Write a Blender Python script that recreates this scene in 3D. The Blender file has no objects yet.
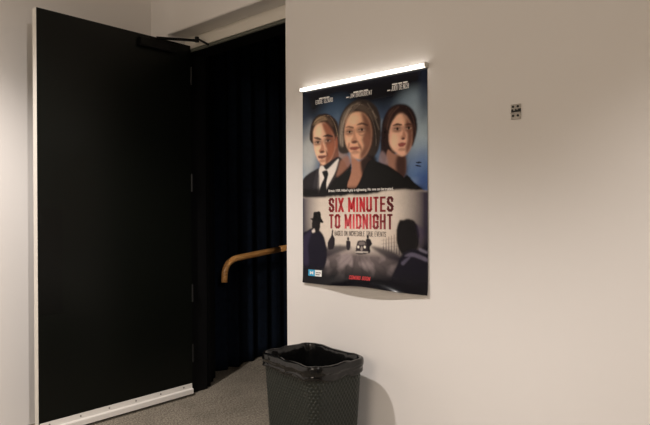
import bpy, bmesh, math, random
import numpy as np
from mathutils import Vector, Matrix, noise
C = bpy.context.scene.collection
R = math.radians
random.seed(4); rng = np.random.default_rng(4)

# ------------------------------------------------------------------ helpers
def lin(c):
    c = np.asarray(c, float)/255.0
    return np.where(c <= .04045, c/12.92, ((c+.055)/1.055)**2.4)

def mat(name, rgb, rough=.6, metal=0., spec=.5, bump=None, vary=0., vscale=8., emit=None, coat=0.):
    m = bpy.data.materials.new(name); m.use_nodes = True
    nt = m.node_tree; b = nt.nodes['Principled BSDF']
    b.inputs['Base Color'].default_value = (*rgb, 1)
    b.inputs['Roughness'].default_value = rough
    b.inputs['Metallic'].default_value = metal
    b.inputs['Specular IOR Level'].default_value = spec
    b.inputs['Coat Weight'].default_value = coat
    if emit:
        b.inputs['Emission Color'].default_value = (*emit[0], 1); b.inputs['Emission Strength'].default_value = emit[1]
    tc = nt.nodes.new('ShaderNodeTexCoord')
    if vary:
        n = nt.nodes.new('ShaderNodeTexNoise'); n.inputs['Scale'].default_value = vscale; n.inputs['Detail'].default_value = 6
        nt.links.new(tc.outputs['Object'], n.inputs['Vector'])
        r = nt.nodes.new('ShaderNodeValToRGB')
        r.color_ramp.elements[0].position = .3; r.color_ramp.elements[1].position = .7
        r.color_ramp.elements[0].color = (*[x*(1-vary) for x in rgb], 1)
        r.color_ramp.elements[1].color = (*[min(1, x*(1+vary)) for x in rgb], 1)
        nt.links.new(n.outputs['Fac'], r.inputs['Fac']); nt.links.new(r.outputs['Color'], b.inputs['Base Color'])
    if bump:
        n = nt.nodes.new('ShaderNodeTexNoise'); n.inputs['Scale'].default_value = bump[0]; n.inputs['Detail'].default_value = 5
        nt.links.new(tc.outputs['Object'], n.inputs['Vector'])
        bp = nt.nodes.new('ShaderNodeBump'); bp.inputs['Strength'].default_value = bump[1]; bp.inputs['Distance'].default_value = bump[2]
        nt.links.new(n.outputs['Fac'], bp.inputs['Height']); nt.links.new(bp.outputs['Normal'], b.inputs['Normal'])
    return m

def link(name, me, m=None, parent=None, smooth=False, loc=None):
    o = bpy.data.objects.new(name, me); C.objects.link(o)
    if m:
        me.materials.append(m)
    if smooth:
        for p in me.polygons: p.use_smooth = True
    if parent:
        o.parent = parent
    if loc: o.location = loc
    return o

def from_bm(name, bm, m, parent=None, smooth=False, bevel=0., seg=2):
    if bevel:
        bmesh.ops.bevel(bm, geom=bm.edges[:], offset=bevel, segments=seg, affect='EDGES', profile=.5)
    bmesh.ops.recalc_face_normals(bm, faces=bm.faces[:])
    me = bpy.data.meshes.new(name); bm.to_mesh(me); bm.free()
    o = link(name, me, m, parent, smooth)
    return o

def box(bm, x0, x1, y0, y1, z0, z1):
    v = [bm.verts.new(p) for p in ((x0,y0,z0),(x1,y0,z0),(x1,y1,z0),(x0,y1,z0),(x0,y0,z1),(x1,y0,z1),(x1,y1,z1),(x0,y1,z1))]
    for f in ((0,3,2,1),(4,5,6,7),(0,1,5,4),(1,2,6,5),(2,3,7,6),(3,0,4,7)):
        bm.faces.new([v[i] for i in f])

def boxes(name, m, parent, bevel, *bs):
    bm = bmesh.new()
    for b in bs: box(bm, *b)
    return from_bm(name, bm, m, parent, bevel=bevel)

def tube(bm, pts, r, seg=16, flat=1.0):
    pts = [Vector(p) for p in pts]; rings = []
    up = Vector((0,0,1)); prev = None
    for i, p in enumerate(pts):
        t = (pts[min(i+1, len(pts)-1)] - pts[max(i-1, 0)]).normalized()
        if prev is None:
            a = t.cross(up if abs(t.z) < .9 else Vector((1,0,0))).normalized()
        else:
            a = (prev - t*prev.dot(t)).normalized()
        prev = a; b = t.cross(a)
        rr = r[i] if isinstance(r, (list, tuple)) else r
        rings.append([bm.verts.new(p + a*math.cos(k*2*math.pi/seg)*rr + b*math.sin(k*2*math.pi/seg)*rr*flat) for k in range(seg)])
    for A, B in zip(rings, rings[1:]):
        for k in range(seg):
            bm.faces.new((A[k], A[(k+1)%seg], B[(k+1)%seg], B[k]))
    bm.faces.new(rings[0][::-1]); bm.faces.new(rings[-1])

def cyl(bm, p, axis, r, h, seg=20):
    a = Vector(axis).normalized(); p = Vector(p)
    tube(bm, [p, p + a*h*.5, p + a*h], r, seg)

def empty(name, loc, label=None, cat=None, group=None, kind=None):
    o = bpy.data.objects.new(name, None); C.objects.link(o); o.location = loc; o.empty_display_size = .1
    tag(o, label, cat, group, kind); return o

def tag(o, label=None, cat=None, group=None, kind=None):
    if label: o['label'] = label
    if cat: o['category'] = cat
    if group: o['group'] = group
    if kind: o['kind'] = kind
    return o

def adopt(root):
    """parts were meshed in world coordinates: keep them there under their root"""
    bpy.context.view_layer.update()
    def rec(o):
        for ch in o.children:
            ch.matrix_parent_inverse = o.matrix_world.inverted()
            bpy.context.view_layer.update()
            rec(ch)
    rec(root)
    bpy.context.view_layer.update()

# ------------------------------------------------------------------ sizes (metres)
D = 1.93                    # room face of the poster wall
XL = -3.13                  # room face of the left wall
OX0, OX1, OZ = -2.95, -1.962, 2.147   # doorway opening
CEIL = 2.9
CAM_H = 1.09

# ------------------------------------------------------------------ materials
M_wall = mat('painted_plaster', (.74,.713,.688), .62, spec=.3, bump=(180,.06,.002))
M_wall_left = M_wall
M_ceil = mat('ceiling_paint', (.7,.68,.66), .9)
M_black_wall = mat('black_paint', (.012,.012,.013), .8)
M_frame = mat('frame_paint', (.72,.68,.61), .45)
M_frame_dark = mat('smoke_seal', (.10,.105,.085), .5)
M_frame_black = mat('black_gloss_frame', (.0035,.0035,.004), .6, spec=.15)
M_door = mat('black_door_paint', (.0036,.0043,.0033), .3, spec=.2, bump=(14,.03,.004))
M_plate = mat('black_push_plate', (.0030,.0033,.0027), .3, spec=.2)
M_edge = mat('white_edge_paint', (.75,.72,.66), .4)
M_alu = mat('brushed_aluminium', (.80,.77,.73), .42, metal=.1, bump=(240,.1,.001))
M_screw = mat('screw_steel', (.30,.28,.26), .4, metal=.8)
M_hinge = mat('dark_hinge_steel', (.006,.006,.006), .5, metal=.0, spec=.25)
M_closer = mat('black_closer_metal', (.0032,.0032,.003), .45, spec=.18)

def carpet_mat():
    m = bpy.data.materials.new('grey_carpet'); m.use_nodes = True
    nt = m.node_tree; b = nt.nodes['Principled BSDF']; b.inputs['Roughness'].default_value = .95
    b.inputs['Specular IOR Level'].default_value = .1
    tc = nt.nodes.new('ShaderNodeTexCoord')
    n1 = nt.nodes.new('ShaderNodeTexNoise'); n1.inputs['Scale'].default_value = 70; n1.inputs['Detail'].default_value = 8
    n2 = nt.nodes.new('ShaderNodeTexNoise'); n2.inputs['Scale'].default_value = 5; n2.inputs['Detail'].default_value = 4
    mp = nt.nodes.new('ShaderNodeMapping'); mp.inputs['Scale'].default_value = (1, 2.6, 1)
    nt.links.new(tc.outputs['Object'], mp.inputs['Vector'])
    nt.links.new(mp.outputs['Vector'], n1.inputs['Vector']); nt.links.new(tc.outputs['Object'], n2.inputs['Vector'])
    r1 = nt.nodes.new('ShaderNodeValToRGB'); e = r1.color_ramp.elements
    e[0].position = .36; e[1].position = .66
    e[0].color = (.125,.107,.086,1); e[1].color = (.385,.34,.272,1)
    r2 = nt.nodes.new('ShaderNodeValToRGB'); e = r2.color_ramp.elements
    e[0].position = .3; e[1].position = .7; e[0].color = (.82,.82,.82,1); e[1].color = (1.1,1.1,1.1,1)
    nt.links.new(n1.outputs['Fac'], r1.inputs['Fac']); nt.links.new(n2.outputs['Fac'], r2.inputs['Fac'])
    mx = nt.nodes.new('ShaderNodeMix'); mx.data_type = 'RGBA'; mx.blend_type = 'MULTIPLY'; mx.inputs['Factor'].default_value = 1
    nt.links.new(r1.outputs['Color'], mx.inputs['A']); nt.links.new(r2.outputs['Color'], mx.inputs['B'])
    nt.links.new(mx.outputs['Result'], b.inputs['Base Color'])
    bp = nt.nodes.new('ShaderNodeBump'); bp.inputs['Strength'].default_value = .6; bp.inputs['Distance'].default_value = .004
    nt.links.new(n1.outputs['Fac'], bp.inputs['Height']); nt.links.new(bp.outputs['Normal'], b.inputs['Normal'])
    return m
M_carpet = carpet_mat()

# ------------------------------------------------------------------ the setting
def struct(o): o['kind'] = 'structure'; return o
struct(boxes('floor', M_carpet, None, 0, (XL-.4, 4.0, -3.5, 5.6, -.1, 0)))
struct(boxes('ceiling', M_ceil, None, 0, (XL-.2, 4.0, -3.5, D, CEIL, CEIL+.1)))
struct(boxes('wall_left', M_wall_left, None, 0, (XL-.2, XL, -3.5, D, 0, CEIL)))
# the poster wall: one body around the doorway (nib, lintel, long run)
bm = bmesh.new()
prof = [(XL-.2,0),(OX0,0),(OX0,OZ),(OX1,OZ),(OX1,0),(4.0,0),(4.0,CEIL),(XL-.2,CEIL)]
va = [bm.verts.new((x, D, z)) for x, z in prof]; vb = [bm.verts.new((x, D+.25, z)) for x, z in prof]
bm.faces.new(va); bm.faces.new(vb[::-1])
for i in range(8):
    j = (i+1) % 8; bm.faces.new((va[i], vb[i], vb[j], va[j]))
bmesh.ops.recalc_face_normals(bm, faces=bm.faces[:])
ed = [e for e in bm.edges if all(abs(v.co.y-D) < 1e-6 for v in e.verts) and all(OX0-.01 < v.co.x < OX1+.01 for v in e.verts)]
bmesh.ops.bevel(bm, geom=ed, offset=.004, segments=3, affect='EDGES')
struct(from_bm('wall_right', bm, M_wall))
struct(boxes('wall_behind', M_wall, None, 0, (XL-.2, 4.0, -3.6, -3.5, 0, CEIL)))
struct(boxes('wall_far_end', M_wall, None, 0, (4.0, 4.1, -3.5, D+.25, 0, CEIL)))
# the dark room past the doorway
Y2 = D+.25
struct(boxes('wall_inner_left', M_black_wall, None, 0, (XL-.4, XL-.3, Y2, 5.6, 0, 2.9)))
struct(boxes('wall_inner_right', M_black_wall, None, 0, (-1.75, -1.65, Y2, 5.6, 0, 2.9)))
struct(boxes('wall_inner_end', M_black_wall, None, 0, (XL-.4, -1.65, 5.5, 5.6, 0, 2.9)))
struct(boxes('ceiling_inner', M_black_wall, None, 0, (XL-.4, -1.65, Y2, 5.6, 2.8, 2.9)))
bm = bmesh.new()      # carpeted ramp climbing into the dark room
ry0, rs = 2.62, .095
P = [(-3.3, ry0, .0005), (-1.75, ry0, .0005), (-1.75, 5.5, (5.5-ry0)*rs), (-3.3, 5.5, (5.5-ry0)*rs), (-3.3, 5.5, .0005), (-1.75, 5.5, .0005)]
v = [bm.verts.new(p) for p in P]
for f in ((0,1,2,3),(3,2,5,4),(0,3,4),(1,5,2),(0,4,5,1)): bm.faces.new([v[i] for i in f])
struct(from_bm('floor_ramp', bm, M_carpet))

# door frame: painted head, dark smoke seal under it, black jambs
FY0, FY1 = 2.05, 2.18
fr = struct(boxes('trim_1', M_frame, None, .0015, (OX0, OX1, FY0, FY1, 2.078, OZ)))
boxes('smoke_seal', M_frame_dark, fr, .001, (OX0+.03, OX1-.03, FY0+.004, FY0+.016, 2.060, 2.077))
boxes('rebate', M_frame_black, fr, .001, (OX0+.03, OX1-.03, FY0+.018, FY1+.004, 2.058, 2.077))
boxes('jamb', M_frame_black, fr, .0015, (OX0, OX0+.03, FY0, FY1, 0.0005, 2.0775))
boxes('jamb', M_frame_black, fr, .0015, (OX1-.05, OX1, FY0, FY1, 0.0005, 2.0775))

# ------------------------------------------------------------------ the open door
DX0, DX1, DY0, DY1, DZ0, DZ1 = -2.928, -2.886, 1.154, 2.044, .014, 2.093
door = struct(empty('door_1', (DX0, DY1, 0)))
door['label'] = 'tall black door standing open against the left wall'
boxes('door_leaf', M_door, door, .001, (DX0, DX1, DY0+.003, DY1, DZ0, DZ1))
boxes('edge_strip', M_edge, door, .0008, (DX0+.001, DX1-.0015, DY0, DY0+.0028, DZ0, DZ1))
boxes('push_plate', M_plate, door, .0007, (DX1+.0002, DX1+.002, 1.165, 1.272, .60, 1.12))
# drop seal on the foot of the door: a flat lip over a deeper body
bm = bmesh.new()
sec = [(0,.074),(.004,.074),(.005,.047),(.017,.043),(.018,.040),(.018,.016),(0,.016)]
y0, y1 = DY0+.006, DY1-.004
A = [bm.verts.new((DX1+.0003+x, y0, z)) for x, z in sec]; B = [bm.verts.new((DX1+.0003+x, y1, z)) for x, z in sec]
bm.faces.new(A); bm.faces.new(B[::-1])
for i in range(len(sec)):
    j = (i+1) % len(sec); bm.faces.new((A[i], A[j], B[j], B[i]))
ds = from_bm('drop_seal', bm, M_alu, door)
for k in range(6):
    bm = bmesh.new(); cyl(bm, (DX1+.0045, y1-.06-k*.155, .061), (1,0,0), .0042, .0022, 12)
    from_bm('screw', bm, M_screw, ds, smooth=False)
# hinges
for hz in (.20, .56, 1.22, 1.86):
    bm = bmesh.new()
    cyl(bm, (DX1+.004, DY1+.0035, hz), (0,0,1), .0065, .10, 14)
    h = from_bm('hinge', bm, M_hinge, door)
    bm = bmesh.new(); cyl(bm, (DX1+.004, DY1+.0035, hz+.1002), (0,0,1), .0045, .006, 12); from_bm('hinge_pin', bm, M_hinge, h)
# closer: body on the leaf, elbow arm to the frame head
cl = boxes('door_closer', M_closer, door, .004, (DX1+.0003, DX1+.030, 1.70, 1.93, 2.020, 2.070))
bm = bmesh.new(); cyl(bm, (-2.866, 1.82, 2.0703), (0,0,1), .009, .008, 16); from_bm('spindle', bm, M_closer, cl)
def bar(name, a, b, w, h, parent):
    a, b = Vector(a), Vector(b); t = (b-a).normalized(); s = t.cross(Vector((0,0,1))).normalized(); u = s.cross(t)
    bm = bmesh.new(); vs = []
    for p in (a, b):
        for i, j in ((-1,-1),(1,-1),(1,1),(-1,1)): vs.append(bm.verts.new(p + s*i*w/2 + u*j*h/2))
    for f in ((0,1,2,3),(7,6,5,4),(0,4,5,1),(1,5,6,2),(2,6,7,3),(3,7,4,0)): bm.faces.new([vs[i] for i in f])
    return from_bm(name, bm, M_closer, parent, bevel=.0015)
bar('closer_arm', (-2.866,1.80,2.083), (-2.773,2.015,2.095), .022, .011, cl)
bm = bmesh.new(); cyl(bm, (-2.775,2.012,2.086), (0,0,1), .0125, .030, 16); from_bm('elbow_joint', bm, M_closer, cl)
bar('closer_forearm', (-2.775,2.012,2.108), (-2.71,2.044,2.066), .017, .012, cl)
adopt(door); adopt(fr)

# ------------------------------------------------------------------ drapes in the dark room
def drape(name, path, amp, wave, z0f, z1, m, label, cat, thick=.004, seed=0, group=None):
    pts = [Vector(p) for p in path]; L = [0]
    for a, b in zip(pts, pts[1:]): L.append(L[-1] + (b-a).length)
    n = int(L[-1]/.012); rows = 30
    rr = random.Random(seed); ph = [rr.uniform(0, 6.28) for _ in range(4)]
    def at(s):
        i = max(k for k in range(len(L)-1) if L[k] <= s + 1e-9)
        t = (s-L[i])/(L[i+1]-L[i]); d = (pts[i+1]-pts[i]).normalized()
        return pts[i].lerp(pts[i+1], t), Vector((d.y, -d.x))
    bm = bmesh.new(); F = []; B = []
    for r in range(rows+1):
        t = r/rows; f = []; b = []
        for k in range(n+1):
            s = L[-1]*k/n; p, nn = at(s)
            ps = s*2*math.pi/wave
            o = amp*(math.sin(ps+ph[0]+.5*math.sin(s*9+ph[2])) + .35*math.sin(ps*1.7+ph[1]+t*1.2))*(.75+.25*(1-t))
            z = z0f(p) + (z1 - z0f(p))*t
            q = p + nn*o
            f.append(bm.verts.new((q.x, q.y, z))); q2 = p + nn*(o-thick)
            b.append(bm.verts.new((q2.x, q2.y, z)))
        F.append(f); B.append(b)
    for r in range(rows):
        for k in range(n):
            bm.faces.new((F[r][k], F[r][k+1], F[r+1][k+1], F[r+1][k])); bm.faces.new((B[r][k], B[r+1][k], B[r+1][k+1], B[r][k+1]))
    for k in range(n):
        bm.faces.new((F[0][k], B[0][k], B[0][k+1], F[0][k+1])); bm.faces.new((F[rows][k], F[rows][k+1], B[rows][k+1], B[rows][k]))
    for r in range(rows):
        bm.faces.new((F[r][0], F[r+1][0], B[r+1][0], B[r][0])); bm.faces.new((F[r][n], B[r][n], B[r+1][n], F[r+1][n]))
    o = from_bm(name, bm, m, None, smooth=True)
    return tag(o, label, cat, group)
M_navy = mat('navy_velvet', (.0052,.0092,.0185), .9, spec=.1, vary=.25, vscale=30)
M_blackcloth = mat('black_cloth', (.006,.006,.0065), .95, spec=.1)
def ramp_z(p): return .004 + max(0, (p.y-ry0)*rs)
drape('black_drape', [(-2.945,2.205),(-3.12,2.40)], .010, .09, lambda p: .004, 2.72, M_blackcloth,
      'black cloth drape hanging just past the door hinges', 'curtain', seed=2)
drape('navy_curtain', [(-3.175,2.43),(-3.185,2.66),(-3.2,3.4),(-3.2,5.2)], .022, .13, ramp_z, 2.72, M_navy,
      'dark navy folded curtain behind the wooden handrail', 'curtain', seed=5)

# ------------------------------------------------------------------ handrail
M_wood = mat('varnished_wood', (.42,.19,.055), .38, spec=.5, coat=.2)
nt = M_wood.node_tree; b_ = nt.nodes['Principled BSDF']
tc = nt.nodes.new('ShaderNodeTexCoord'); mp = nt.nodes.new('ShaderNodeMapping'); mp.inputs['Scale'].default_value = (60, 4, 60)
wn = nt.nodes.new('ShaderNodeTexNoise'); wn.inputs['Scale'].default_value = 2; wn.inputs['Detail'].default_value = 5
rp = nt.nodes.new('ShaderNodeValToRGB'); rp.color_ramp.elements[0].position = .35; rp.color_ramp.elements[1].position = .7
rp.color_ramp.elements[0].color = (.66,.29,.08,1); rp.color_ramp.elements[1].color = (.95,.53,.20,1)
nt.links.new(tc.outputs['Object'], mp.inputs['Vector']); nt.links.new(mp.outputs['Vector'], wn.inputs['Vector'])
nt.links.new(wn.outputs['Fac'], rp.inputs['Fac']); nt.links.new(rp.outputs['Color'], b_.inputs['Base Color'])
rail = empty('handrail', (-3.06, 3.4, (3.4-ry0)*rs), 'varnished wooden handrail with a down-turned end, seen through the doorway', 'handrail')
hx = -3.07
def rail_z(y): return .785 + (y-2.585)*.1
def bez(p0, p1, p2, p3, n):
    out = []
    for i in range(n+1):
        t = i/n; out.append(p0*(1-t)**3 + p1*3*t*(1-t)**2 + p2*3*t*t*(1-t) + p3*t**3)
    return out
e0 = Vector((hx, 2.435, .625)); e1 = Vector((hx, 2.438, .675)); e2 = Vector((hx, 2.56, rail_z(2.56)))
pts = [e0, e0.lerp(e1, .5)] + bez(e1, Vector((hx, 2.444, .745)), Vector((hx, 2.485, rail_z(2.485))), e2, 14) + [Vector((hx, y, rail_z(y))) for y in (2.66, 2.80, 2.945)]
bm = bmesh.new(); tube(bm, pts, .0215, 20); from_bm('turned_down_end', bm, M_wood, rail, smooth=True)
bm = bmesh.new(); tube(bm, [Vector((hx, y, rail_z(y))) for y in (2.947, 3.1, 3.4, 3.8, 4.3, 4.9)], .0222, 20)
from_bm('rail', bm, M_wood, rail, smooth=True)
for y in (3.4, 4.5):
    bm = bmesh.new(); cyl(bm, (hx, y, (y-ry0)*rs+.001), (0,0,1), .016, rail_z(y)-(y-ry0)*rs-.02, 16)
    from_bm('post', bm, M_hinge, rail, smooth=True)
adopt(rail)

# ------------------------------------------------------------------ wall bracket
M_zinc = mat('zinc_plate', (.44,.41,.37), .42, metal=.55, vary=.15, vscale=120)
M_hole = mat('dark_slot', (.02,.02,.018), .7)
bx0, bx1, bz0, bz1 = -.8425, -.8075, 1.4085, 1.4605
br = empty('wall_bracket', (-.829, D, bz0), 'small grey metal bracket screwed to the bare wall right of the poster', 'bracket')
zm = 1.4375
boxes('upper_plate', M_zinc, br, .001, (bx0, bx1, D-.006, D-.0004, zm+.007, bz1))
boxes('lower_plate', M_zinc, br, .001, (bx0, bx1, D-.006, D-.0004, bz0, zm-.0045))
boxes('lip', M_zinc, br, .0008, (bx0, bx1, D-.011, D-.0062, zm-.0085, zm-.0055))
boxes('slot', M_hole, br, .0006, (bx0+.0005, bx1-.0005, D-.004, D-.0004, zm-.0043, zm+.0068))
boxes('catch', M_zinc, br, .0006, (bx0+.010, bx0+.015, D-.008, D-.0042, zm+.001, zm+.0066), (bx0+.021, bx0+.025, D-.008, D-.0042, zm+.003, zm+.0066))
for sx in (bx0+.009, bx1-.009):
    for sz in (bz1-.0085, bz0+.012):
        bm = bmesh.new(); cyl(bm, (sx, D-.0062, sz), (0,-1,0), .0042, .0022, 14); from_bm('screw', bm, M_hole, br)
adopt(br)

# ------------------------------------------------------------------ poster artwork (rectified print, centimetres on the sheet)
PW, PH = 66.8, 88.0
PX0, PZT = -1.846, 1.647
src = [(301.4,91.2),(426.2,68.6),(427.7,295.2),(303.3,280.6)]; dst = [(0,0),(PW,0),(PW,PH),(0,PH)]
Aq = []; bq = []
for (x, y), (u, w) in zip(src, dst):
    Aq += [[x,y,1,0,0,0,-u*x,-u*y],[0,0,0,x,y,1,-w*x,-w*y]]; bq += [u, w]
Hm = np.append(np.linalg.solve(np.array(Aq, float), np.array(bq, float)), 1).reshape(3, 3)
def rect(p):
    """photo measurement of the print -> centimetres from the sheet's top left corner"""
    q = Hm @ np.array([p[0], p[1], 1.0]); return q[0]/q[2], q[1]/q[2]

NU, NV = 300, 400
gu = np.linspace(0, PW, NU+1); gv = np.linspace(0, PH, NV+1)
GX, GY = np.meshgrid(gu, gv)            # rows = v
IMG = np.zeros((NV+1, NU+1, 3))
def smooth_poly(p, it=2):
    """closed curve through the points"""
    n = len(p); q = []
    for i in range(n):
        a, b, c, d = p[i-1], p[i], p[(i+1) % n], p[(i+2) % n]
        for k in range(5):
            t = k/5
            q.append(tuple(b[j] + .5*.8*t*(c[j]-a[j]) + t*t*(.4*2*a[j]-(3-.4)*b[j]+(3-.8)*c[j]-.4*d[j]) + t**3*(-.4*a[j]+(2-.4)*b[j]+(.4-2)*c[j]+.4*d[j]) for j in (0, 1)))
    return q
def inside(p):
    m = np.zeros(GX.shape, bool)
    for (x0, y0), (x1, y1) in zip(p, p[1:]+p[:1]):
        if y0 == y1: continue
        c = ((y0 > GY) != (y1 > GY)) & (GX < (x1-x0)*(GY-y0)/(y1-y0)+x0)
        m ^= c
    return m.astype(float)
def blur(m, s):
    s = s/(PW/NU)
    if s < .3: return m
    k = int(3*s)+1; w = np.exp(-.5*(np.arange(-k, k+1)/s)**2); w /= w.sum()
    pad = np.pad(m, k, mode='edge')
    pad = np.apply_along_axis(lambda r: np.convolve(r, w, 'same'), 1, pad)
    pad = np.apply_along_axis(lambda r: np.convolve(r, w, 'same'), 0, pad)
    return pad[k:-k, k:-k]
def lay(mask, col, alpha=1.0):
    global IMG
    a = (mask*alpha)[..., None]; IMG = IMG*(1-a) + lin(col)*a
def poly(pts, col, soft=.5, alpha=1., sm=2):
    q = [rect(p) for p in pts]; soft *= .5
    m = blur(inside(smooth_poly(q, sm) if sm else q), soft); lay(m, col, alpha); return m
def blob(c, rx, ry, col, alpha=1., rot=0., soft=1.):
    """soft ellipse; centre in photo measure, radii in centimetres"""
    cx, cy = rect(c); dx, dy = GX-cx, GY-cy; ca, sa = math.cos(R(rot)), math.sin(R(rot))
    d = np.sqrt(((dx*ca+dy*sa)/rx)**2 + ((-dx*sa+dy*ca)/ry)**2)
    m = np.clip((1+soft*.5-d)/soft, 0, 1); m = m*m*(3-2*m); lay(m, col, alpha)
def eye(c, w):
    blob(c, w*1.25, 1.5, (74,48,40), .62, soft=1.2)
    blob((c[0], c[1]+.5), w*.8, .5, (150,124,110), .55, soft=.9)
    blob((c[0]+.2, c[1]+.3), .52, .58, (22,16,15), .95, soft=.8)
    poly([(c[0]-w*1.7, c[1]+.2), (c[0], c[1]-1.0), (c[0]+w*1.7, c[1]-.2), (c[0], c[1]-.1)], (26,17,16), .3, .9)
    blob((c[0]-.1, c[1]+2.3), w*.9, .45, (112,76,62), .4, soft=1.2)
def noisef(scale, seed, octv=4):
    out = np.zeros(GX.shape)
    for i in range(0, NV+1, 4):
        for j in range(0, NU+1, 4):
            out[i:i+4, j:j+4] = noise.fractal(Vector((gu[j]*scale+seed, gv[i]*scale, seed)), 1., 2., octv)
    return blur(out, .5)

# upper half: night blue sky breaking into pale cloud
n1 = noisef(.07, 3.1); n2 = noisef(.16, 8.7)
IMG[:] = lin((17,18,22))
t = np.clip((GY-7)/13, 0, 1); lay(t*t*(3-2*t), (52,66,88))
lay(np.clip(.5+n1*1.1, 0, 1)*np.clip((GY-9)/10, 0, 1), (84,104,126), .6)
lay(np.clip(n2*1.6, 0, 1)*np.clip((GY-10)/10, 0, 1), (140,154,165), .5)
blob((336,112), 9, 6, (60,82,108), .55, soft=1.4)
blob((413,103), 7, 5, (118,136,150), .65, soft=1.5)
blob((420,140), 5, 12, (136,150,158), .75, soft=1.4)
blob((308,152), 5, 11, (150,152,150), .85, soft=1.4)
blob((422,172), 6, 9, (52,78,126), .7, soft=1.4)
blob((425,186), 4, 5, (40,58,100), .8, soft=1.4)
blob((339,152), 4, 8, (140,114,98), .65, soft=1.3)
blob((303,118), 4, 8, (36,44,60), .7, soft=1.5)
blob((424,98), 3, 8, (32,40,58), .7, soft=1.5)
for p in ((417,163.3),(419,163.0),(416.5,166.2),(418.5,166.6)): blob(p, .9, .28, (20,22,28), .9, rot=12, soft=.6)

# dark-haired young woman in black, on the right
poly([(380,152),(380,138),(381.5,122),(387,110),(395,104.6),(404,104.6),(411,109),(415.5,118),(416.4,130),(414,141),(411,147),(405,140),(397,150),(390,160),(384,163),(380.5,158)], (34,25,25), .6)
poly([(384,126),(388,113),(394,108),(398,107),(391,115),(387,128)], (66,48,43), .8, .8)
poly([(387,150),(393,154),(404,155),(405,172),(399,180),(390,174),(385,164)], (124,90,76), .5)
poly([(396,157),(405,153),(406,176),(400,181),(395,170)], (44,30,28), 1.3, .95)
poly([(388.5,143),(388.5,132),(391,123),(396,116),(401,114),(406,117.5),(410,125),(411.5,137),(410,148),(406,154.5),(401,156.5),(395.5,153),(391,148)], (184,142,122), .6)
poly([(401,114),(406,117.5),(411,126),(412,138),(410,148),(406,155),(404.5,149),(406.5,141),(406,132),(403,123)], (84,54,45), 1.0, .92)
poly([(396,116),(401,114.5),(405,119),(404,125),(398,125),(393,124)], (200,156,130), 1.2, .6)
blob((393.6,141), 1.8, 3.4, (214,170,142), .55, soft=1.2)
eye((396.4, 129), 2.0)
eye((407.8, 128.4), 1.8)
poly([(391.5,126.0),(396,123.6),(400.8,124.6),(400.6,126),(396,125.6)], (40,27,25), .35, .95)
poly([(403.5,125.4),(408,123.6),(411,125),(408,125.2)], (34,23,22), .35, .9)
poly([(402.4,129),(404.8,134.5),(405,138.4),(402,139.6),(399.6,138.8),(401.8,135)], (128,86,70), .6, .8); blob((402.4,139), .8, .5, (66,40,36), .9)
poly([(397.2,144.2),(401.5,142.8),(405.4,143.8),(402,147.2),(398.8,147)], (112,54,52), .4, .95)
blob((401,150), 1.6, .7, (120,84,70), .6); blob((400,153.4), 1.6, 1.0, (190,146,122), .5, soft=1.3)
poly([(372,196),(374,180),(380,169),(386,163),(391,174),(400,182),(406,175),(414,183),(423,191),(421,196)], (14,14,16), .5)
poly([(381,151),(386,156),(387.5,166),(382,170),(378,160)], (112,96,98), .8, .8)
# man in a dark suit, on the left
poly([(310,141),(309.4,128),(311.5,120),(317,113.8),(325,112.6),(332,116),(337,123),(338.4,138),(336.4,151),(330,154)], (40,31,27), .5)
poly([(311.5,124),(316,117.5),(323,115.5),(327,119),(321,119.8),(315.5,123)], (122,102,80), .7, .9)
poly([(326,116),(331,119),(333,126),(328.5,123)], (76,60,48), .7, .7)
poly([(324,155),(336,145),(338,158),(333,168),(324,172),(319,165)], (100,66,54), .5)
poly([(312.4,130),(314.5,125),(319,122.2),(324,122),(328,127),(332,133),(334.8,140),(334.2,149),(331,157.5),(327,163),(322,164.2),(317,158.5),(313.6,149),(312.4,139)], (188,148,124), .6)
poly([(321,122),(326,122.5),(331,129),(334.8,139),(334.4,149),(330.5,158),(326,163.6),(324.4,159),(326.5,150),(324.5,144),(325.5,136),(323,129)], (112,64,46), 1.0, .94)
blob((317.6,131), 2.2, 3.2, (216,176,146), .65, soft=1.2); blob((317,148), 1.5, 2.8, (212,170,138), .65, soft=1.2); blob((330,148), 1.6, 4.2, (136,80,58), .6, soft=1.3)
eye((317, 141.2), 1.9)
eye((327, 139.6), 2.1)
poly([(321.6,135.6),(327,133.4),(332,135),(331.6,136.4),(327,136)], (34,24,21), .35, .95); poly([(312.8,136.8),(316.5,136),(320.4,138),(320,139.2),(316,138.4)], (58,42,36), .35, .92)
poly([(320.8,140),(323.2,146),(323.8,149.8),(320.4,151.2),(317.8,150),(320.2,147)], (146,94,72), .5, .85); blob((321.4,151), 1.5, .6, (60,35,29), .9)
poly([(324.6,148),(327.6,153),(327,156),(325.4,152)], (84,46,36), .5, .7)
poly([(317.2,155.2),(321,154.4),(326.6,155),(322,157.8),(318.5,157.4)], (84,42,38), .45, .95); blob((321.6,160), 1.8, .7, (128,82,64), .65); blob((336,141.6), .9, 2.4, (132,76,57), .9)
poly([(302,196),(302,180),(306,174),(316,168),(321,166),(330,160),(338,156),(345,164),(352,176),(350,196)], (29,27,30), .5)
poly([(318.5,168.5),(321.8,164.8),(326,169),(332,163.5),(338,158),(337.5,166),(328,184),(324.5,192),(317,192)], (186,178,172), .45)
poly([(321.5,171),(326.5,169.4),(327.6,174),(326,182),(325.4,196),(318.4,196),(320.5,184),(323.5,177)], (20,19,23), .4)
poly([(316,169),(318.6,173),(318.2,196),(311,196)], (42,40,44), .6, .9); poly([(339,158),(345,166),(333,184),(327,192),(334,174)], (44,38,39), .6, .95)
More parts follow.
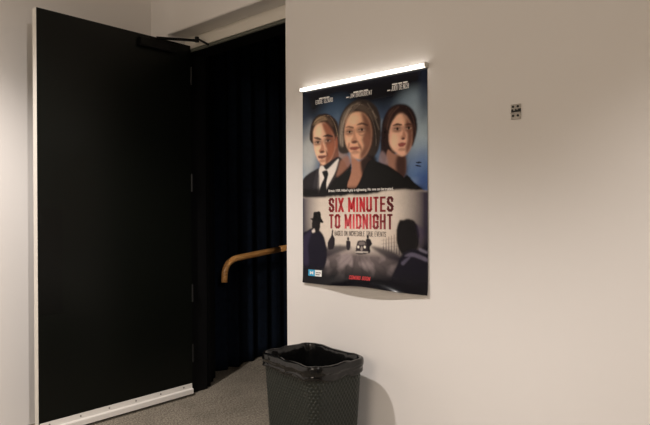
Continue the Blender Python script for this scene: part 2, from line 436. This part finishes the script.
# older woman with short grey-brown hair, in the middle
poly([(337.6,149),(336.6,132),(339.4,116),(346,105),(356,99.4),(367,100.4),(375.5,107),(379.8,119),(380,136),(377.5,150),(371,160),(363,158),(352,150),(346,153),(341,153)], (42,36,33), .6)
poly([(338.6,143),(338.6,128),(342.5,113),(351,104.6),(360,102.6),(352.5,108.5),(345.6,118),(342.6,131),(342.6,146)], (112,100,90), .9, .75)
poly([(349,108),(357,103.6),(365,105),(371,112),(374,122),(367,114),(357,109)], (74,64,57), .8, .75)
for a in ((346,120,341,146),(351,105,343.5,118),(366,103,376,118),(371,110,378,130),(340.4,120,339,140),(357,102,348,110)):
    poly([(a[0],a[1]),(a[0]+.8,a[1]),(a[2]+.8,a[3]),(a[2],a[3])], (136,124,112), .5, .4, 0)
poly([(350,153),(358,161),(366,157),(371,160),(369,172),(358,190),(347,191),(347,180),(351,168)], (138,98,80), .6)
poly([(360,160),(368,155),(376,158),(373,168),(365,182),(361,172)], (24,20,20), 1.0, .96)
poly([(343.4,133),(344.6,121.5),(349,114.5),(356,111.5),(363,113),(368.6,120),(371,131),(370,144),(366,153.5),(360,159),(354,157.5),(348.5,151),(345,143)], (184,140,114), .6)
poly([(360,112),(364.5,114),(369.4,121.5),(371.6,132),(370.4,144),(366,154),(360,159.4),(359.5,153),(363,146),(361.4,139),(364.4,131),(362,121)], (84,55,45), 1.2, .92)
blob((352,119), 3.6, 2.6, (208,166,138), .65, soft=1.2); blob((348,139), 1.6, 3.0, (206,162,134), .6, soft=1.2); blob((366,140), 1.6, 3.0, (118,78,63), .6, soft=1.3)
eye((348.6, 131.2), 2.0)
eye((361, 129.2), 2.4)
poly([(355.5,124.8),(361,122),(367,124.4),(366.6,125.8),(361,124.4)], (52,36,31), .4, .9); poly([(344.4,127.4),(348,125.4),(353,126.8),(352.6,128.2),(348,127.2)], (76,54,46), .4, .88)
poly([(353,128.6),(355.4,137),(356.4,140.4),(352.6,142),(349.8,140.8),(352.2,137)], (146,102,82), .6, .8); blob((353.8,141.6), 1.7, .65, (70,43,37), .9)
poly([(348.6,147.4),(353,146.2),(360,146.8),(355,149.8),(350.5,149.4)], (104,52,48), .45, .95); blob((354.4,152.2), 2.2, .8, (122,84,69), .65); blob((354.2,155), 2.0, 1.2, (186,142,118), .5, soft=1.3)
poly([(357,141),(361,147),(360.6,150.6),(357.6,145)], (86,54,44), .6, .75); poly([(347.8,142),(346.8,147),(348.3,148.6),(349.2,143)], (128,88,72), .6, .7)
poly([(345.6,134.6),(349,135.4),(352,134.4),(349,136.4)], (134,94,78), .5, .6); poly([(357,133.4),(361,134.4),(366,133),(361,135.8)], (70,46,39), .5, .6)
poly([(326,196),(328,188),(335,177),(344,170),(350,163),(350.6,172),(347,184),(347.2,187),(354,188.5),(359,181),(364,169),(370,160),(386,165),(397,172),(408,183),(412,196)], (14,13,15), .5)
poly([(340,160),(347,155),(350,163),(344,170),(336,176),(338,167)], (128,88,72), .9, .8)
yb = np.interp(GX, [0, PW], [rect((302,187.5))[1], rect((427,186))[1]])
lay(blur((GY > yb).astype(float), .7)*np.clip(1-(GX-.92*PW)/(.08*PW), 0, 1), (17,16,18), .96)
def strands(curves, cols, wd=.5, alpha=.45):
    for i, (x0, y0, xm, ym, x1, y1) in enumerate(curves):
        L_ = [(x0*(1-t)**2+2*xm*t*(1-t)+x1*t*t, y0*(1-t)**2+2*ym*t*(1-t)+y1*t*t) for t in np.linspace(0, 1, 9)]
        poly([(x, y) for x, y in L_] + [(x+wd, y+wd*.6) for x, y in L_[::-1]], cols[i % len(cols)], .25, alpha, 0)
strands([(313,121,319,113,330,115),(312,124,318,115,329,118),(315,118,323,111,333,118),(324,114,331,117,335,128),(328,115,335,121,336.5,136),(330,120,334,127,334,140),(318,120,322,116,328,121),(311,128,311,123,314,118)],
        [(150,128,102),(20,15,13),(92,74,58),(18,14,12)], .6, .6)
strands([(340,145,338,125,348,108),(341.5,140,341,122,352,106),(343,132,344,116,358,104),(350,107,360,100,370,108),(356,104,368,103,375,118),(362,106,373,112,376,130),(368,114,376,126,375,146),(372,120,378,134,375,152),(342,146,340,134,343,120)],
        [(140,128,116),(20,17,16),(98,88,80),(26,22,20)], .6, .6)
strands([(386,130,386,114,398,107),(384,138,384,118,395,107),(400,106,411,110,413,126),(404,107,414,114,414.5,136),(383,146,382,130,387,116)], [(74,54,48),(16,12,12),(58,42,38)], .6, .6)
# lower half: pale dusk, dark purple sides, pier floor
hor = [rect(p)[1] for p in ((302,194.5),(427,193))]
edge = np.interp(GX, [0, PW], hor) + 1.1*np.sin(GX/PW*5+.6) + .7*n2
low = blur((GY > edge).astype(float), .35)
lay(low, (168,158,148))
lay(low*np.clip((GX-.76*PW)/(.22*PW), 0, 1)**1.2, (32,28,44), .97)
lay(low*np.clip((.17*PW-GX)/(.17*PW), 0, 1)**1.1, (29,29,46), .97)
lay(low*np.clip(1-np.abs(GY-62)/9, 0, 1)*np.clip(1-np.abs(GX-33)/28, 0, 1), (188,176,164), .5)
gy = rect((360,249))[1]
t = np.clip((GY-gy+1.6)/4.5, 0, 1); lay(low*t, (80,72,73), .95)
t = np.clip((GY-gy-3)/9.5, 0, 1); lay(low*t, (24,24,26), 1.)
lay(low*np.clip((GY-gy)/3, 0, 1)*np.clip((gy+16-GY)/10, 0, 1)*np.clip(n2*2.2, 0, 1), (142,130,130), .5)
for dx in (-38,-24,-14,-6,4,11,20,32):                    # board seams running to the vanishing point
    x0, y0 = rect((357.5,247)); p = [(x0+dx*.06, gy+.6), (x0+dx*.06+.25, gy+.6), (x0+dx+1.2, gy+17), (x0+dx, gy+17)]
    lay(blur(inside(p), .4)*low, (34,30,34), .5)
poly([(326,246.5),(340,244),(352,247),(338,252),(322,258),(310,262)], (40,36,42), 1.0, .85)
poly([(370,246),(380,247),(394,252),(404,262),(388,258)], (38,34,40), 1.0, .85)
for k in range(8):                                        # railing posts of the pier
    x = 383+k*2.6; poly([(x,238-k*.9),(x+.8,238-k*.9),(x+.8,250+k*.8),(x,250+k*.8)], (70,62,66), .25, .8, 0)
for k in range(3):
    poly([(381,240+k*3.5),(404,236+k*4.6),(404,236.6+k*4.6),(381,240.5+k*3.5)], (84,76,78), .3, .6, 0)
blob((399,238), 8, 3, (200,180,160), .25, soft=1.6)
blob((306,268), 11, 15, (20,20,28), .8, soft=1.4); blob((424,272), 16, 16, (20,20,26), .8, soft=1.4)
# man in a hat, seen from behind
poly([(303,282),(302,236),(307,229.5),(313,226.5),(319,229),(324,236),(327,250),(326,262),(322,270),(310,278)], (22,21,30), .5)
poly([(304,262),(303,238),(308,231),(312,230),(308,244),(309,262)], (42,38,56), .9, .7)
poly([(312,227),(312.5,218),(319.5,217),(320,226),(318,231),(314.5,231)], (24,22,24), .35)
poly([(311.6,229.5),(314,227.4),(315,230.5),(312.6,231.5)], (176,166,160), .4, .9)
poly([(309.6,217.2),(312.6,216.6),(313.4,211.2),(316,210.5),(320,210.8),(321,216.8),(323.2,220.8),(321.6,222),(317,219.6),(312.6,219.2)], (18,17,19), .3)
# far figures and the old car
poly([(332,229),(333,229),(333,234),(334.8,238),(334.6,244),(332.8,248),(328.6,248),(327.4,243),(328.6,239),(331,235)], (34,30,34), .3)
blob((348,238), .6, .8, (40,34,36)); poly([(346.3,240),(349.8,240),(350.6,243.5),(349.4,249),(347,249),(346,244)], (38,34,38), .3)
blob((367.6,236.3), .6, .9, (34,30,32)); poly([(365.8,238.6),(369.8,238.6),(372,243.5),(370,246),(370,252),(366.8,252),(366.2,246)], (30,27,30), .3)
poly([(356.4,245),(358,240.2),(365,240),(366.8,245),(367,252.8),(356,252.8)], (44,39,42), .35)
poly([(358.6,244),(359.4,241.2),(364,241.2),(365,244)], (110,102,100), .35, .7)
for p in ((358.2,246.2),(364.6,246.4)): blob(p, .55, .55, (214,202,190), .85)
poly([(356,250.6),(367,250.8),(367,252),(356,251.8)], (176,168,160), .3, .8); poly([(360.6,246),(362.4,246),(362.4,250),(360.6,250)], (130,122,118), .3, .8)
# dark-haired woman, seen from behind
poly([(396.5,228),(399,220.5),(403,220),(407,218.8),(413,220.6),(417,226),(419,234),(418,246),(412,254),(402,254),(397.5,246),(396,237)], (23,22,23), .5)
poly([(388,284),(396,266),(402,254),(412,249),(420,250),(428,246),(428,296),(384,292)], (23,22,28), .7)
poly([(404,256),(412,252.5),(426,258),(427,262),(414,257)], (110,104,122), .5, .35); poly([(401,262),(409,256.5),(409.6,258),(403,265)], (100,95,114), .5, .35)
poly([(419,248),(427,252),(427,254),(419,251)], (120,115,130), .5, .4); poly([(416,224),(424,232),(420,246),(418,236)], (44,36,58), .9, .5)
t = np.clip((GY-79)/6, 0, 1); lay(t, (21,21,23), .85)
GAIN = 1.8
grain = noisef(.9, 21., 2)
IMG = np.clip((IMG*GAIN-.010)*(1+.10*grain+.03*rng.standard_normal(GX.shape))[..., None], .0015, .88)

# the sheet: hangs from the bar, its free foot curling off the wall
def sheet_curve(u):
    peak = math.exp(-((u-.55)/.27)**2); zone = .095
    A_ = R(6) + R(62)*peak; b0 = .88-zone
    ys, zs, y, z = [], [], .002, 0.
    n = 200; db = .88/n
    for i in range(n+1):
        ys.append(y); zs.append(z)
        b = (i+.5)*db; s = max(0, (b-b0)/zone); th = A_*s*s + .006
        y += math.sin(th)*db; z -= math.cos(th)*db
    return np.array(ys), np.array(zs)
CURV = [sheet_curve(k/40) for k in range(41)]; BB = np.linspace(0, .88, 201)
def on_sheet(cx, cy, lift=0.):
    u = min(max(cx/PW, 0), 1)*40; k = min(int(u), 39); f = u-k; b = cy/100
    y = np.interp(b, BB, CURV[k][0])*(1-f) + np.interp(b, BB, CURV[k+1][0])*f
    z = np.interp(b, BB, CURV[k][1])*(1-f) + np.interp(b, BB, CURV[k+1][1])*f
    return (PX0 + cx/100, D - y - lift, PZT + z)

def print_mat():
    m = bpy.data.materials.new('glossy_poster_print'); m.use_nodes = True
    nt = m.node_tree; b = nt.nodes['Principled BSDF']
    a = nt.nodes.new('ShaderNodeVertexColor'); a.layer_name = 'print'
    nt.links.new(a.outputs['Color'], b.inputs['Base Color'])
    b.inputs['Roughness'].default_value = .2; b.inputs['Specular IOR Level'].default_value = .18
    return m
M_print = print_mat()
poster = empty('film_poster', (PX0+PW/200, D, PZT-.88), 'film poster with three portraits hanging under the lit bar', 'poster')
verts = [on_sheet(gu[j], gv[i]) for i in range(NV+1) for j in range(NU+1)]
W_ = NU+1; nf = len(verts)
faces = [(i*W_+j, (i+1)*W_+j, (i+1)*W_+j+1, i*W_+j+1) for i in range(NV) for j in range(NU)]
# paper back
NB = 200
back = [on_sheet(PW*j/NB, PH*i/NB, -.0006) for i in range(NB+1) for j in range(NB+1)]
verts += back
faces_b = [(nf+i*(NB+1)+j, nf+i*(NB+1)+j+1, nf+(i+1)*(NB+1)+j+1, nf+(i+1)*(NB+1)+j) for i in range(NB) for j in range(NB)]
me = bpy.data.meshes.new('printed_sheet'); me.from_pydata(verts, [], faces+faces_b); me.update()
ca = me.color_attributes.new('print', 'FLOAT_COLOR', 'POINT')
cols = np.ones((len(verts), 4)); cols[:nf, :3] = IMG.reshape(-1, 3); cols[nf:, :3] = .6
ca.data.foreach_set('color', cols.ravel())
link('printed_sheet', me, M_print, poster, smooth=True)

def ink(name, c, rough=.4): return mat(name, c, rough)
M_white_ink = ink('white_ink', (.80,.77,.74)); M_black_ink = ink('dark_ink', (.05,.035,.035))
M_red_ink = ink('red_ink', (.55,.03,.035)); M_blue_ink = ink('blue_ink', (.03,.36,.62)); M_pale_ink = ink('pale_ink', (.8,.8,.78))
def title_mat():
    m = bpy.data.materials.new('title_ink'); m.use_nodes = True
    nt = m.node_tree; b = nt.nodes['Principled BSDF']; b.inputs['Roughness'].default_value = .4
    a = nt.nodes.new('ShaderNodeVertexColor'); a.layer_name = 'ink'; nt.links.new(a.outputs['Color'], b.inputs['Base Color'])
    return m
M_title = title_mat()
# condensed capitals drawn as broad strokes in a unit cell (x right, y up)
def arc_o(x0, y0, x1, y1, c=.22, d=.12):
    return [(x0,y0+d),(x0,y1-d),(x0+c,y1),(x1-c,y1),(x1,y1-d),(x1,y0+d),(x1-c,y0),(x0+c,y0),(x0,y0+d)]
GLYPH = {
 'A': [[(0,0),(.5,1),(1,0)],[(.2,.27),(.8,.27)]], 'B': [[(0,0),(0,1),(.75,1),(1,.88),(1,.63),(.75,.52),(0,.52)],[(.75,.52),(1,.4),(1,.12),(.75,0),(0,0)]],
 'C': [[(1,.7),(1,.88),(.78,1),(.22,1),(0,.88),(0,.12),(.22,0),(.78,0),(1,.12),(1,.3)]], 'D': [[(0,0),(0,1),(.7,1),(1,.86),(1,.14),(.7,0),(0,0)]],
 'E': [[(1,1),(0,1),(0,0),(1,0)],[(0,.52),(.8,.52)]], 'F': [[(1,1),(0,1),(0,0)],[(0,.52),(.8,.52)]],
 'G': [[(1,.7),(1,.88),(.78,1),(.22,1),(0,.88),(0,.12),(.22,0),(.78,0),(1,.12),(1,.48),(.55,.48)]], 'H': [[(0,0),(0,1)],[(1,0),(1,1)],[(0,.52),(1,.52)]],
 'I': [[(.5,0),(.5,1)]], 'J': [[(1,1),(1,.12),(.78,0),(.22,0),(0,.12),(0,.3)]], 'L': [[(0,1),(0,0),(1,0)]],
 'M': [[(0,0),(0,1)],[(1,0),(1,1)],[(0,1),(.5,.22),(1,1)]], 'N': [[(0,0),(0,1)],[(0,1),(1,0)],[(1,0),(1,1)]], 'O': [arc_o(0,0,1,1)],
 'R': [[(0,0),(0,1),(.75,1),(1,.88),(1,.62),(.75,.5),(0,.5)],[(.6,.5),(1,0)]],
 'S': [[(1,.74),(1,.88),(.78,1),(.22,1),(0,.88),(0,.66),(.2,.56),(.8,.42),(1,.32),(1,.12),(.78,0),(.22,0),(0,.12),(0,.26)]],
 'T': [[(0,1),(1,1)],[(.5,0),(.5,1)]], 'U': [[(0,1),(0,.12),(.22,0),(.78,0),(1,.12),(1,1)]], 'V': [[(0,1),(.5,0),(1,1)]],
 'W': [[(0,1),(.25,0),(.5,.8),(.75,0),(1,1)]], 'X': [[(0,0),(1,1)],[(0,1),(1,0)]], 'Y': [[(0,1),(.5,.45),(1,1)],[(.5,0),(.5,.45)]], 'Z': [[(0,1),(1,1),(0,0),(1,0)]]}
def strokes(text, l, r_, tp, bt, weight):
    """quads in centimetres: text set between l and r_, caps from tp to bt; weight = stroke width as a share of a letter's advance"""
    adv = {'I': .52, ' ': .55, 'M': 1.22, 'W': 1.25}; tot = sum(adv.get(c, 1.) for c in text)
    u = (r_-l)/tot; sw = weight*u; gap = .16*u; out = []; x = l; sy = min(sw*.8, (bt-tp)*.17)
    for c in text:
        w_ = adv.get(c, 1.)*u
        if c in GLYPH:
            x0, x1 = x+gap/2+sw/2, x+w_-gap/2-sw/2
            if c == 'I': x0 = x1 = x+w_/2
            y0, y1 = bt-sy/2, tp+sy/2
            for pl in GLYPH[c]:
                P_ = [Vector((x0+(x1-x0)*a, y0+(y1-y0)*b)) for a, b in pl]
                for i, (a, b) in enumerate(zip(P_, P_[1:])):
                    d = (b-a)
                    if d.length < 1e-6: continue
                    d.normalize(); n_ = Vector((-d.y, d.x)); wd = sw*abs(d.y)+sy*abs(d.x)
                    e = wd*.42
                    a2, b2 = a-d*e, b+d*e
                    yy = lambda p: Vector((p.x, min(max(p.y, tp), bt)))
                    out.append([yy(a2+n_*wd/2), yy(b2+n_*wd/2), yy(b2-n_*wd/2), yy(a2-n_*wd/2)])
        x += w_
    return out
def lettering(name, lines, m, parent=poster, lift=.0007, colfn=None):
    """lines: (text, left, right, top, bottom in cm, slant, weight)"""
    V, F = [], []
    for text, l, r_, tp, bt, slant, weight in lines:
        if weight > .1:
            for q in strokes(text, l, r_, tp, bt, weight):
                o_ = len(V); nn = 6                               # cut along so it follows the sheet and the ink colour
                for k in range(nn+1):
                    for a, b in ((q[0], q[1]), (q[3], q[2])):
                        p = a.lerp(b, k/nn); V.append((p.x, p.y + slant*(p.x-l)/(r_-l)))
                F += [[o_+2*k, o_+2*k+1, o_+2*k+3, o_+2*k+2] for k in range(nn)]
            continue
        cu = bpy.data.curves.new('t', 'FONT'); cu.body = text; cu.resolution_u = 2; cu.offset = weight
        o = bpy.data.objects.new('t', cu); C.objects.link(o); bpy.context.view_layer.update()
        me = bpy.data.meshes.new_from_object(o.evaluated_get(bpy.context.evaluated_depsgraph_get()))
        bpy.data.objects.remove(o); bpy.data.curves.remove(cu)
        bm = bmesh.new(); bm.from_mesh(me); bmesh.ops.triangulate(bm, faces=bm.faces[:])
        co = [v.co.copy() for v in bm.verts]; bm.verts.ensure_lookup_table()
        x0 = min(c.x for c in co); x1 = max(c.x for c in co); y0 = min(c.y for c in co); y1 = max(c.y for c in co)
        off = len(V)
        for c in co:
            a = (c.x-x0)/(x1-x0); b = (c.y-y0)/(y1-y0)
            V.append((l + (r_-l)*a, bt + (tp-bt)*b + slant*a))
        F += [[off+v.index for v in f.verts] for f in bm.faces]; bm.free(); bpy.data.meshes.remove(me)
    me = bpy.data.meshes.new(name); me.from_pydata([on_sheet(x, y, lift) for x, y in V], [], F); me.update()
    if colfn:
        ca = me.color_attributes.new('ink', 'FLOAT_COLOR', 'POINT')
        ca.data.foreach_set('color', np.array([(*colfn(x, y), 1) for x, y in V]).ravel())
    return link(name, me, m, parent)
def line(text, tl, br, bold=.02, slant=0.):
    """place a line of print by the measured top-left and bottom-right of its letters"""
    l, tp = rect(tl); r_, bt = rect(br); return (text, l, r_, tp, bt, slant, bold)
def title_col(x, y):
    k = math.exp(-((x-31)/13)**2); lo = min(max((y-57)/7, 0), 1)
    d = np.array((.085,.012,.016))*(1-k) + np.array((.62,.022,.034))*k
    return tuple(d + np.array((.22,.14,.15))*k*lo)
def row(x0, x1, y_mid_left, y_mid_right, h_cm):
    """left, right, top, bottom in cm for a level line measured through its middle"""
    l, a = rect((x0, y_mid_left)); r_, b = rect((x1, y_mid_right)); c = (a+b)/2
    return l, r_, c-h_cm/2, c+h_cm/2
def rl(text, x0, x1, yl, yr, h, bold=.02): l, r_, tp, bt = row(x0, x1, yl, yr, h); return (text, l, r_, tp, bt, 0, bold)
lettering('title_lettering', [rl('SIX MINUTES', 328.2, 393.4, 204.0, 204.2, 6.3, .30), rl('TO MIDNIGHT', 328.2, 393.2, 220.3, 221.6, 6.3, .30)], M_title, colfn=title_col)
lettering('subtitle_lettering', [rl('BASED ON INCREDIBLE TRUE EVENTS', 334.4, 386, 231.8, 234.4, 2.1, .2)], M_black_ink)
lettering('tagline_lettering', [rl("Britain 1939. Hitler's grip is tightening. No one can be trusted.", 328.2, 393.0, 190.2, 189.0, 1.55, .022)], M_white_ink)
def small_print(name, spans, m, parent, lift):
    """print too small to read in the photo: one short rule per word"""
    V, F = [], []
    for x0, x1, y0, y1 in spans:
        o_ = len(V); V += [on_sheet(x, y, lift) for y in (y0, y1) for x in (x0, x1)]; F.append((o_, o_+2, o_+3, o_+1))
    me = bpy.data.meshes.new(name); me.from_pydata(V, [], F); me.update()
    return link(name, me, m, parent)
for nm, p, q, ad in (('EDDIE IZZARD', (314.6,332.0,101.2,98.9,1.9), (318.0,328.4,97.6,96.2), None),
                     ('JIM BROADBENT', (348.6,371.4,95.5,92.1,1.9), (352.4,367.0,91.8,89.8), (345.2,347.8,97.0,96.7)),
                     ('JUDI DENCH', (389.8,408.0,89.2,85.6,2.1), (391.0,406.6,84.6,82.4), (386.4,389.0,90.8,90.4))):
    cst = lettering('cast_lettering', [rl(nm, *p, .22)], M_white_ink)
    l, r_, tp, bt = row(*q, .55); w_ = r_-l
    sp = [(l, l+w_*.36, tp, bt), (l+w_*.41, l+w_*.66, tp, bt), (l+w_*.71, r_, tp, bt)]
    small_print('small_print', sp, M_white_ink, cst, .0007)
    if ad: small_print('small_print', [row(*ad, .5)], M_white_ink, cst, .0007)
lettering('coming_soon_lettering', [rl('COMING SOON', 350.0, 371.2, 276.3, 277.8, 1.7, .25)], M_red_ink)
def patch(name, x0, x1, y0, y1, m, parent, lift=.0008):
    V = [on_sheet(x, y, lift) for y in (y0, y1) for x in (x0, x1)]
    me = bpy.data.meshes.new(name); me.from_pydata(V, [], [(0,2,3,1)]); me.update()
    return link(name, me, m, parent)
l, tp = rect((308.8,267.7)); r_, bt = rect((322.2,275.3)); mid = l + (r_-l)*.5
rb = patch('rating_box', l, r_, tp, bt, M_pale_ink, poster)
patch('blue_square', l, mid, tp, bt, M_blue_ink, rb, .0012)
lettering('rating_letter', [('M', l+1.0, mid-1.0, tp+.7, bt-.7, 0, .03)], M_white_ink, rb, .0016)
small_print('small_print', [(mid+.5, mid+1.9, tp+1.0, tp+1.35), (mid+2.1, r_-.5, tp+1.0, tp+1.35), (mid+.5, r_-1.2, tp+1.9, tp+2.25)], M_black_ink, rb, .0014)
adopt(poster)

# ------------------------------------------------------------------ light bar
M_led = mat('lit_diffuser', (.9,.9,.88), .4, emit=((1.0,.94,.86), 4.5))
M_bar = mat('bar_housing', (.62,.6,.57), .4, metal=.4)
lb = empty('poster_light_bar', (PX0+PW/200, D, PZT+.006), 'glowing white light bar fixed above the film poster', 'light')
bx0_, bx1_ = PX0+.002, PX0+PW/100+.005; bz = PZT+.0085
boxes('housing', M_bar, lb, .001, (bx0_+.003, bx1_-.003, D-.0075, D-.0004, bz-.008, bz+.009))
bm = bmesh.new(); tube(bm, [(bx0_+.003 + (bx1_-bx0_-.006)*k/12, D-.0155, bz) for k in range(13)], .0075, 20)
from_bm('diffuser', bm, M_led, lb, smooth=True)
for x in (bx0_-.001, bx1_-.003):
    boxes('end_cap', M_bar, lb, .002, (x-.001, x+.005, D-.03, D-.0004, bz-.010, bz+.010))
adopt(lb)

# ------------------------------------------------------------------ woven waste bin
M_bin = mat('dark_green_resin_weave', (.017,.0205,.017), .45, spec=.4)
M_bag = mat('black_plastic_bag', (.0035,.0035,.0035), .13, spec=.45)
CX, CY, BH = 0., 0., .497   # built about its own axis, then set down turned a little
HW, HD, RC = .178, .130, .045
def rrect(hw, hd, rc, n):
    """n points evenly spaced round a rounded rectangle, with outward normals"""
    segs = []
    L1, L2, La = 2*(hw-rc), 2*(hd-rc), rc*math.pi/2; tot = 2*(L1+L2)+4*La
    out = []
    for i in range(n):
        s = tot*i/n
        for kind, ln, o, ang in (('l',L1,(-(hw-rc),-hd),0),('a',La,(hw-rc,-(hd-rc)),-90),('l',L2,(hw,-(hd-rc)),90),('a',La,(hw-rc,hd-rc),0),
                                 ('l',L1,(hw-rc,hd),180),('a',La,(-(hw-rc),hd-rc),90),('l',L2,(-hw,hd-rc),270),('a',La,(-(hw-rc),-(hd-rc)),180)):
            if s <= ln + 1e-9:
                if kind == 'l':
                    d = (math.cos(R(ang)), math.sin(R(ang))); p = (o[0]+d[0]*s, o[1]+d[1]*s); nn = (d[1], -d[0])
                else:
                    t = R(ang) + s/rc; nn = (math.cos(t), math.sin(t)); p = (o[0]+rc*nn[0], o[1]+rc*nn[1])
                out.append((p, nn)); break
            s -= ln
    return out, tot
BIN = Matrix.Translation((-1.61, 1.727, 0)) @ Matrix.Rotation(R(-9), 4, 'Z')
wb = empty('waste_bin', (0, 0, 0), 'dark woven waste bin standing by the wall below the poster', 'bin')
N, ROWS = 672, 210
ring, tot = rrect(HW, HD, RC, N)
bm = bmesh.new(); rows = []
ncol = 68; nrow = 36
for r in range(ROWS+1):
    t = r/ROWS; z = .004 + t*(BH-.03); sc = .84 + .16*t
    cur = []
    for k, ((x, y), (nx, ny)) in enumerate(ring):
        a = k/N*ncol; b = t*nrow
        sgn = 1 if int(b) % 2 == 0 else -1
        over = .5+.5*math.cos(2*math.pi*a)*sgn
        d = .0032*abs(math.sin(math.pi*b))**.6*over
        cur.append(bm.verts.new((CX + x*sc + nx*d, CY + y*sc + ny*d, z)))
    rows.append(cur)
for A_, B_ in zip(rows, rows[1:]):
    for k in range(N): bm.faces.new((A_[k], A_[(k+1)%N], B_[(k+1)%N], B_[k]))
bm.faces.new(rows[0][::-1])
# inner wall
inn = []
for t in (1., .5, .03):
    sc = .84+.16*t; inn.append([bm.verts.new((CX + (x-nx*.006)*sc, CY + (y-ny*.006)*sc, .012 + t*(BH-.042))) for (x, y), (nx, ny) in ring])
for A_, B_ in [(rows[-1], inn[0]), (inn[0], inn[1]), (inn[1], inn[2])]:
    for k in range(N): bm.faces.new((A_[k], A_[(k+1)%N], B_[(k+1)%N], B_[k]))
bm.faces.new(inn[-1])
from_bm('woven_body', bm, M_bin, wb, smooth=True)
bm = bmesh.new(); rl_ = []
for dz, dn in ((-.034,.0045),(-.006,.0075),(.0,.005),(.0,-.004),(-.030,-.006),(-.034,0)):
    rl_.append([bm.verts.new((CX+x+nx*dn, CY+y+ny*dn, BH-.002+dz)) for (x, y), (nx, ny) in ring[::4]])
for A_, B_ in zip(rl_, rl_[1:]+rl_[:1]):
    n_ = len(A_)
    for k in range(n_): bm.faces.new((A_[k], A_[(k+1)%n_], B_[(k+1)%n_], B_[k]))
from_bm('rim', bm, M_bin, wb, smooth=True)
adopt(wb); wb.matrix_world = BIN

# plastic liner: folded over the rim, sagging inside
NL = 360
ringl, _ = rrect(HW, HD, RC, NL)
prof = []      # (drop from rim top, offset outwards)
for i in range(15): t = i/14; prof.append((-.042+.036*t, .0095+.0012*math.sin(t*9)+.0035*t*t))
for i in range(9): a = R(180*i/8); prof.append((.002+.0115*math.sin(a), .0035+.0100*math.cos(a)))
for i in range(1, 18): t = i/17; prof.append((-.30*t+.002*(1-t), -.0066-.021*t))
bm = bmesh.new(); rows = []
for r, (dz, dn) in enumerate(prof):
    cur = []
    for k, ((x, y), (nx, ny)) in enumerate(ringl):
        s = k/NL; px, py = math.cos(s*2*math.pi), math.sin(s*2*math.pi)
        v1 = noise.noise(Vector((px*4, py*4, 1.3))); v2 = noise.noise(Vector((px*3.5, py*3.5, dz*80+3))); v3 = noise.noise(Vector((px*8, py*8, dz*120+7)))
        if r < 15:
            f = (14-r)/14
            off = dn + (.0045*abs(v2)+.0015*abs(v3)); zz = dz + (.009*v1+.001*v2)*f + .005*v1*(1-f)
        elif r < 24:
            off = dn + .002*abs(v2)+.0012*abs(v3); zz = dz + .0012*v2 + .005*v1
        else:
            f = min(1, (r-23)/6)
            off = dn - f*(.002+.004*abs(v2)) - .0015; zz = dz + f*.004*v2 + .005*v1*(1-f)
        sc = 1.
        cur.append(bm.verts.new((CX + x*sc + nx*off, CY + y*sc + ny*off, BH + zz)))
    rows.append(cur)
for A_, B_ in zip(rows, rows[1:]):
    for k in range(NL): bm.faces.new((A_[k], A_[(k+1)%NL], B_[(k+1)%NL], B_[k]))
bm.faces.new(rows[-1])
lin_o = from_bm('bin_liner', bm, M_bag, None, smooth=True)
lin_o.matrix_world = BIN
tag(lin_o, 'shiny black plastic liner folded over the rim of the waste bin', 'bin bag')

# ------------------------------------------------------------------ light
w = bpy.data.worlds.new('world'); bpy.context.scene.world = w; w.use_nodes = True
w.node_tree.nodes['Background'].inputs[0].default_value = (.02,.019,.018,1)
def spot(name, loc, target, power, angle, blend, size, col):
    l = bpy.data.lights.new(name, 'SPOT'); l.energy = power; l.spot_size = R(angle); l.spot_blend = blend; l.shadow_soft_size = size; l.color = col
    o = bpy.data.objects.new(name, l); C.objects.link(o); o.location = loc
    o.rotation_euler = (Vector(target)-Vector(loc)).to_track_quat('-Z', 'Y').to_euler(); return o
def area(name, loc, target, power, sx, sy, col):
    l = bpy.data.lights.new(name, 'AREA'); l.shape = 'RECTANGLE'; l.size = sx; l.size_y = sy; l.energy = power; l.color = col
    o = bpy.data.objects.new(name, l); C.objects.link(o); o.location = loc
    o.rotation_euler = (Vector(target)-Vector(loc)).to_track_quat('-Z', 'Y').to_euler(); return o
WARM = (1.0,.86,.72)
spot('ceiling_downlight', (-2.05,.3,2.85), (-2.05,.3,0), 196, 108, .5, .04, (1.0,.93,.885))
spot('ceiling_downlight', (.75,.55,2.85), (.75,.55,0), 190, 110, .45, .05, (1.0,.93,.885))
spot('ceiling_downlight', (-1.2,-1.9,2.85), (-1.2,-1.9,0), 100, 110, .6, .05, (1.0,.9,.8))
spot('track_spot', (1.6,.0,2.35), (-3.13,.75,.62), 275, 43, .9, .06, (1.0,.92,.86))
spot('rail_fill_spot', (-1.1,-1.7,2.6), (-3.0,2.75,.70), 150, 15, .9, .05, (1.0,.9,.8))  # added narrow fill that brightens the handrail and curtain, not a known fixture
area('ambient_fill', (-.2,-2.9,2.6), (-1.9,1.9,1.6), 66, 1.6, 1.6, (1.0,.845,.69))  # added soft fill from behind the camera, lifts the ambient level of the walls

# ------------------------------------------------------------------ camera
cam = bpy.data.cameras.new('camera'); co = bpy.data.objects.new('camera', cam); C.objects.link(co)
cam.sensor_width = 36; cam.lens = 575/650*36; cam.clip_start = .05
co.matrix_world = Matrix.Translation((0,0,CAM_H)) @ Matrix.Rotation(R(41.6), 4, 'Z') @ Matrix.Rotation(R(90), 4, 'X') @ Matrix.Rotation(R(-.35), 4, 'Z')
sc = bpy.context.scene; sc.camera = co
sc.view_settings.view_transform = 'Standard'; sc.view_settings.look = 'None'; sc.view_settings.exposure = .07; sc.view_settings.gamma = 1
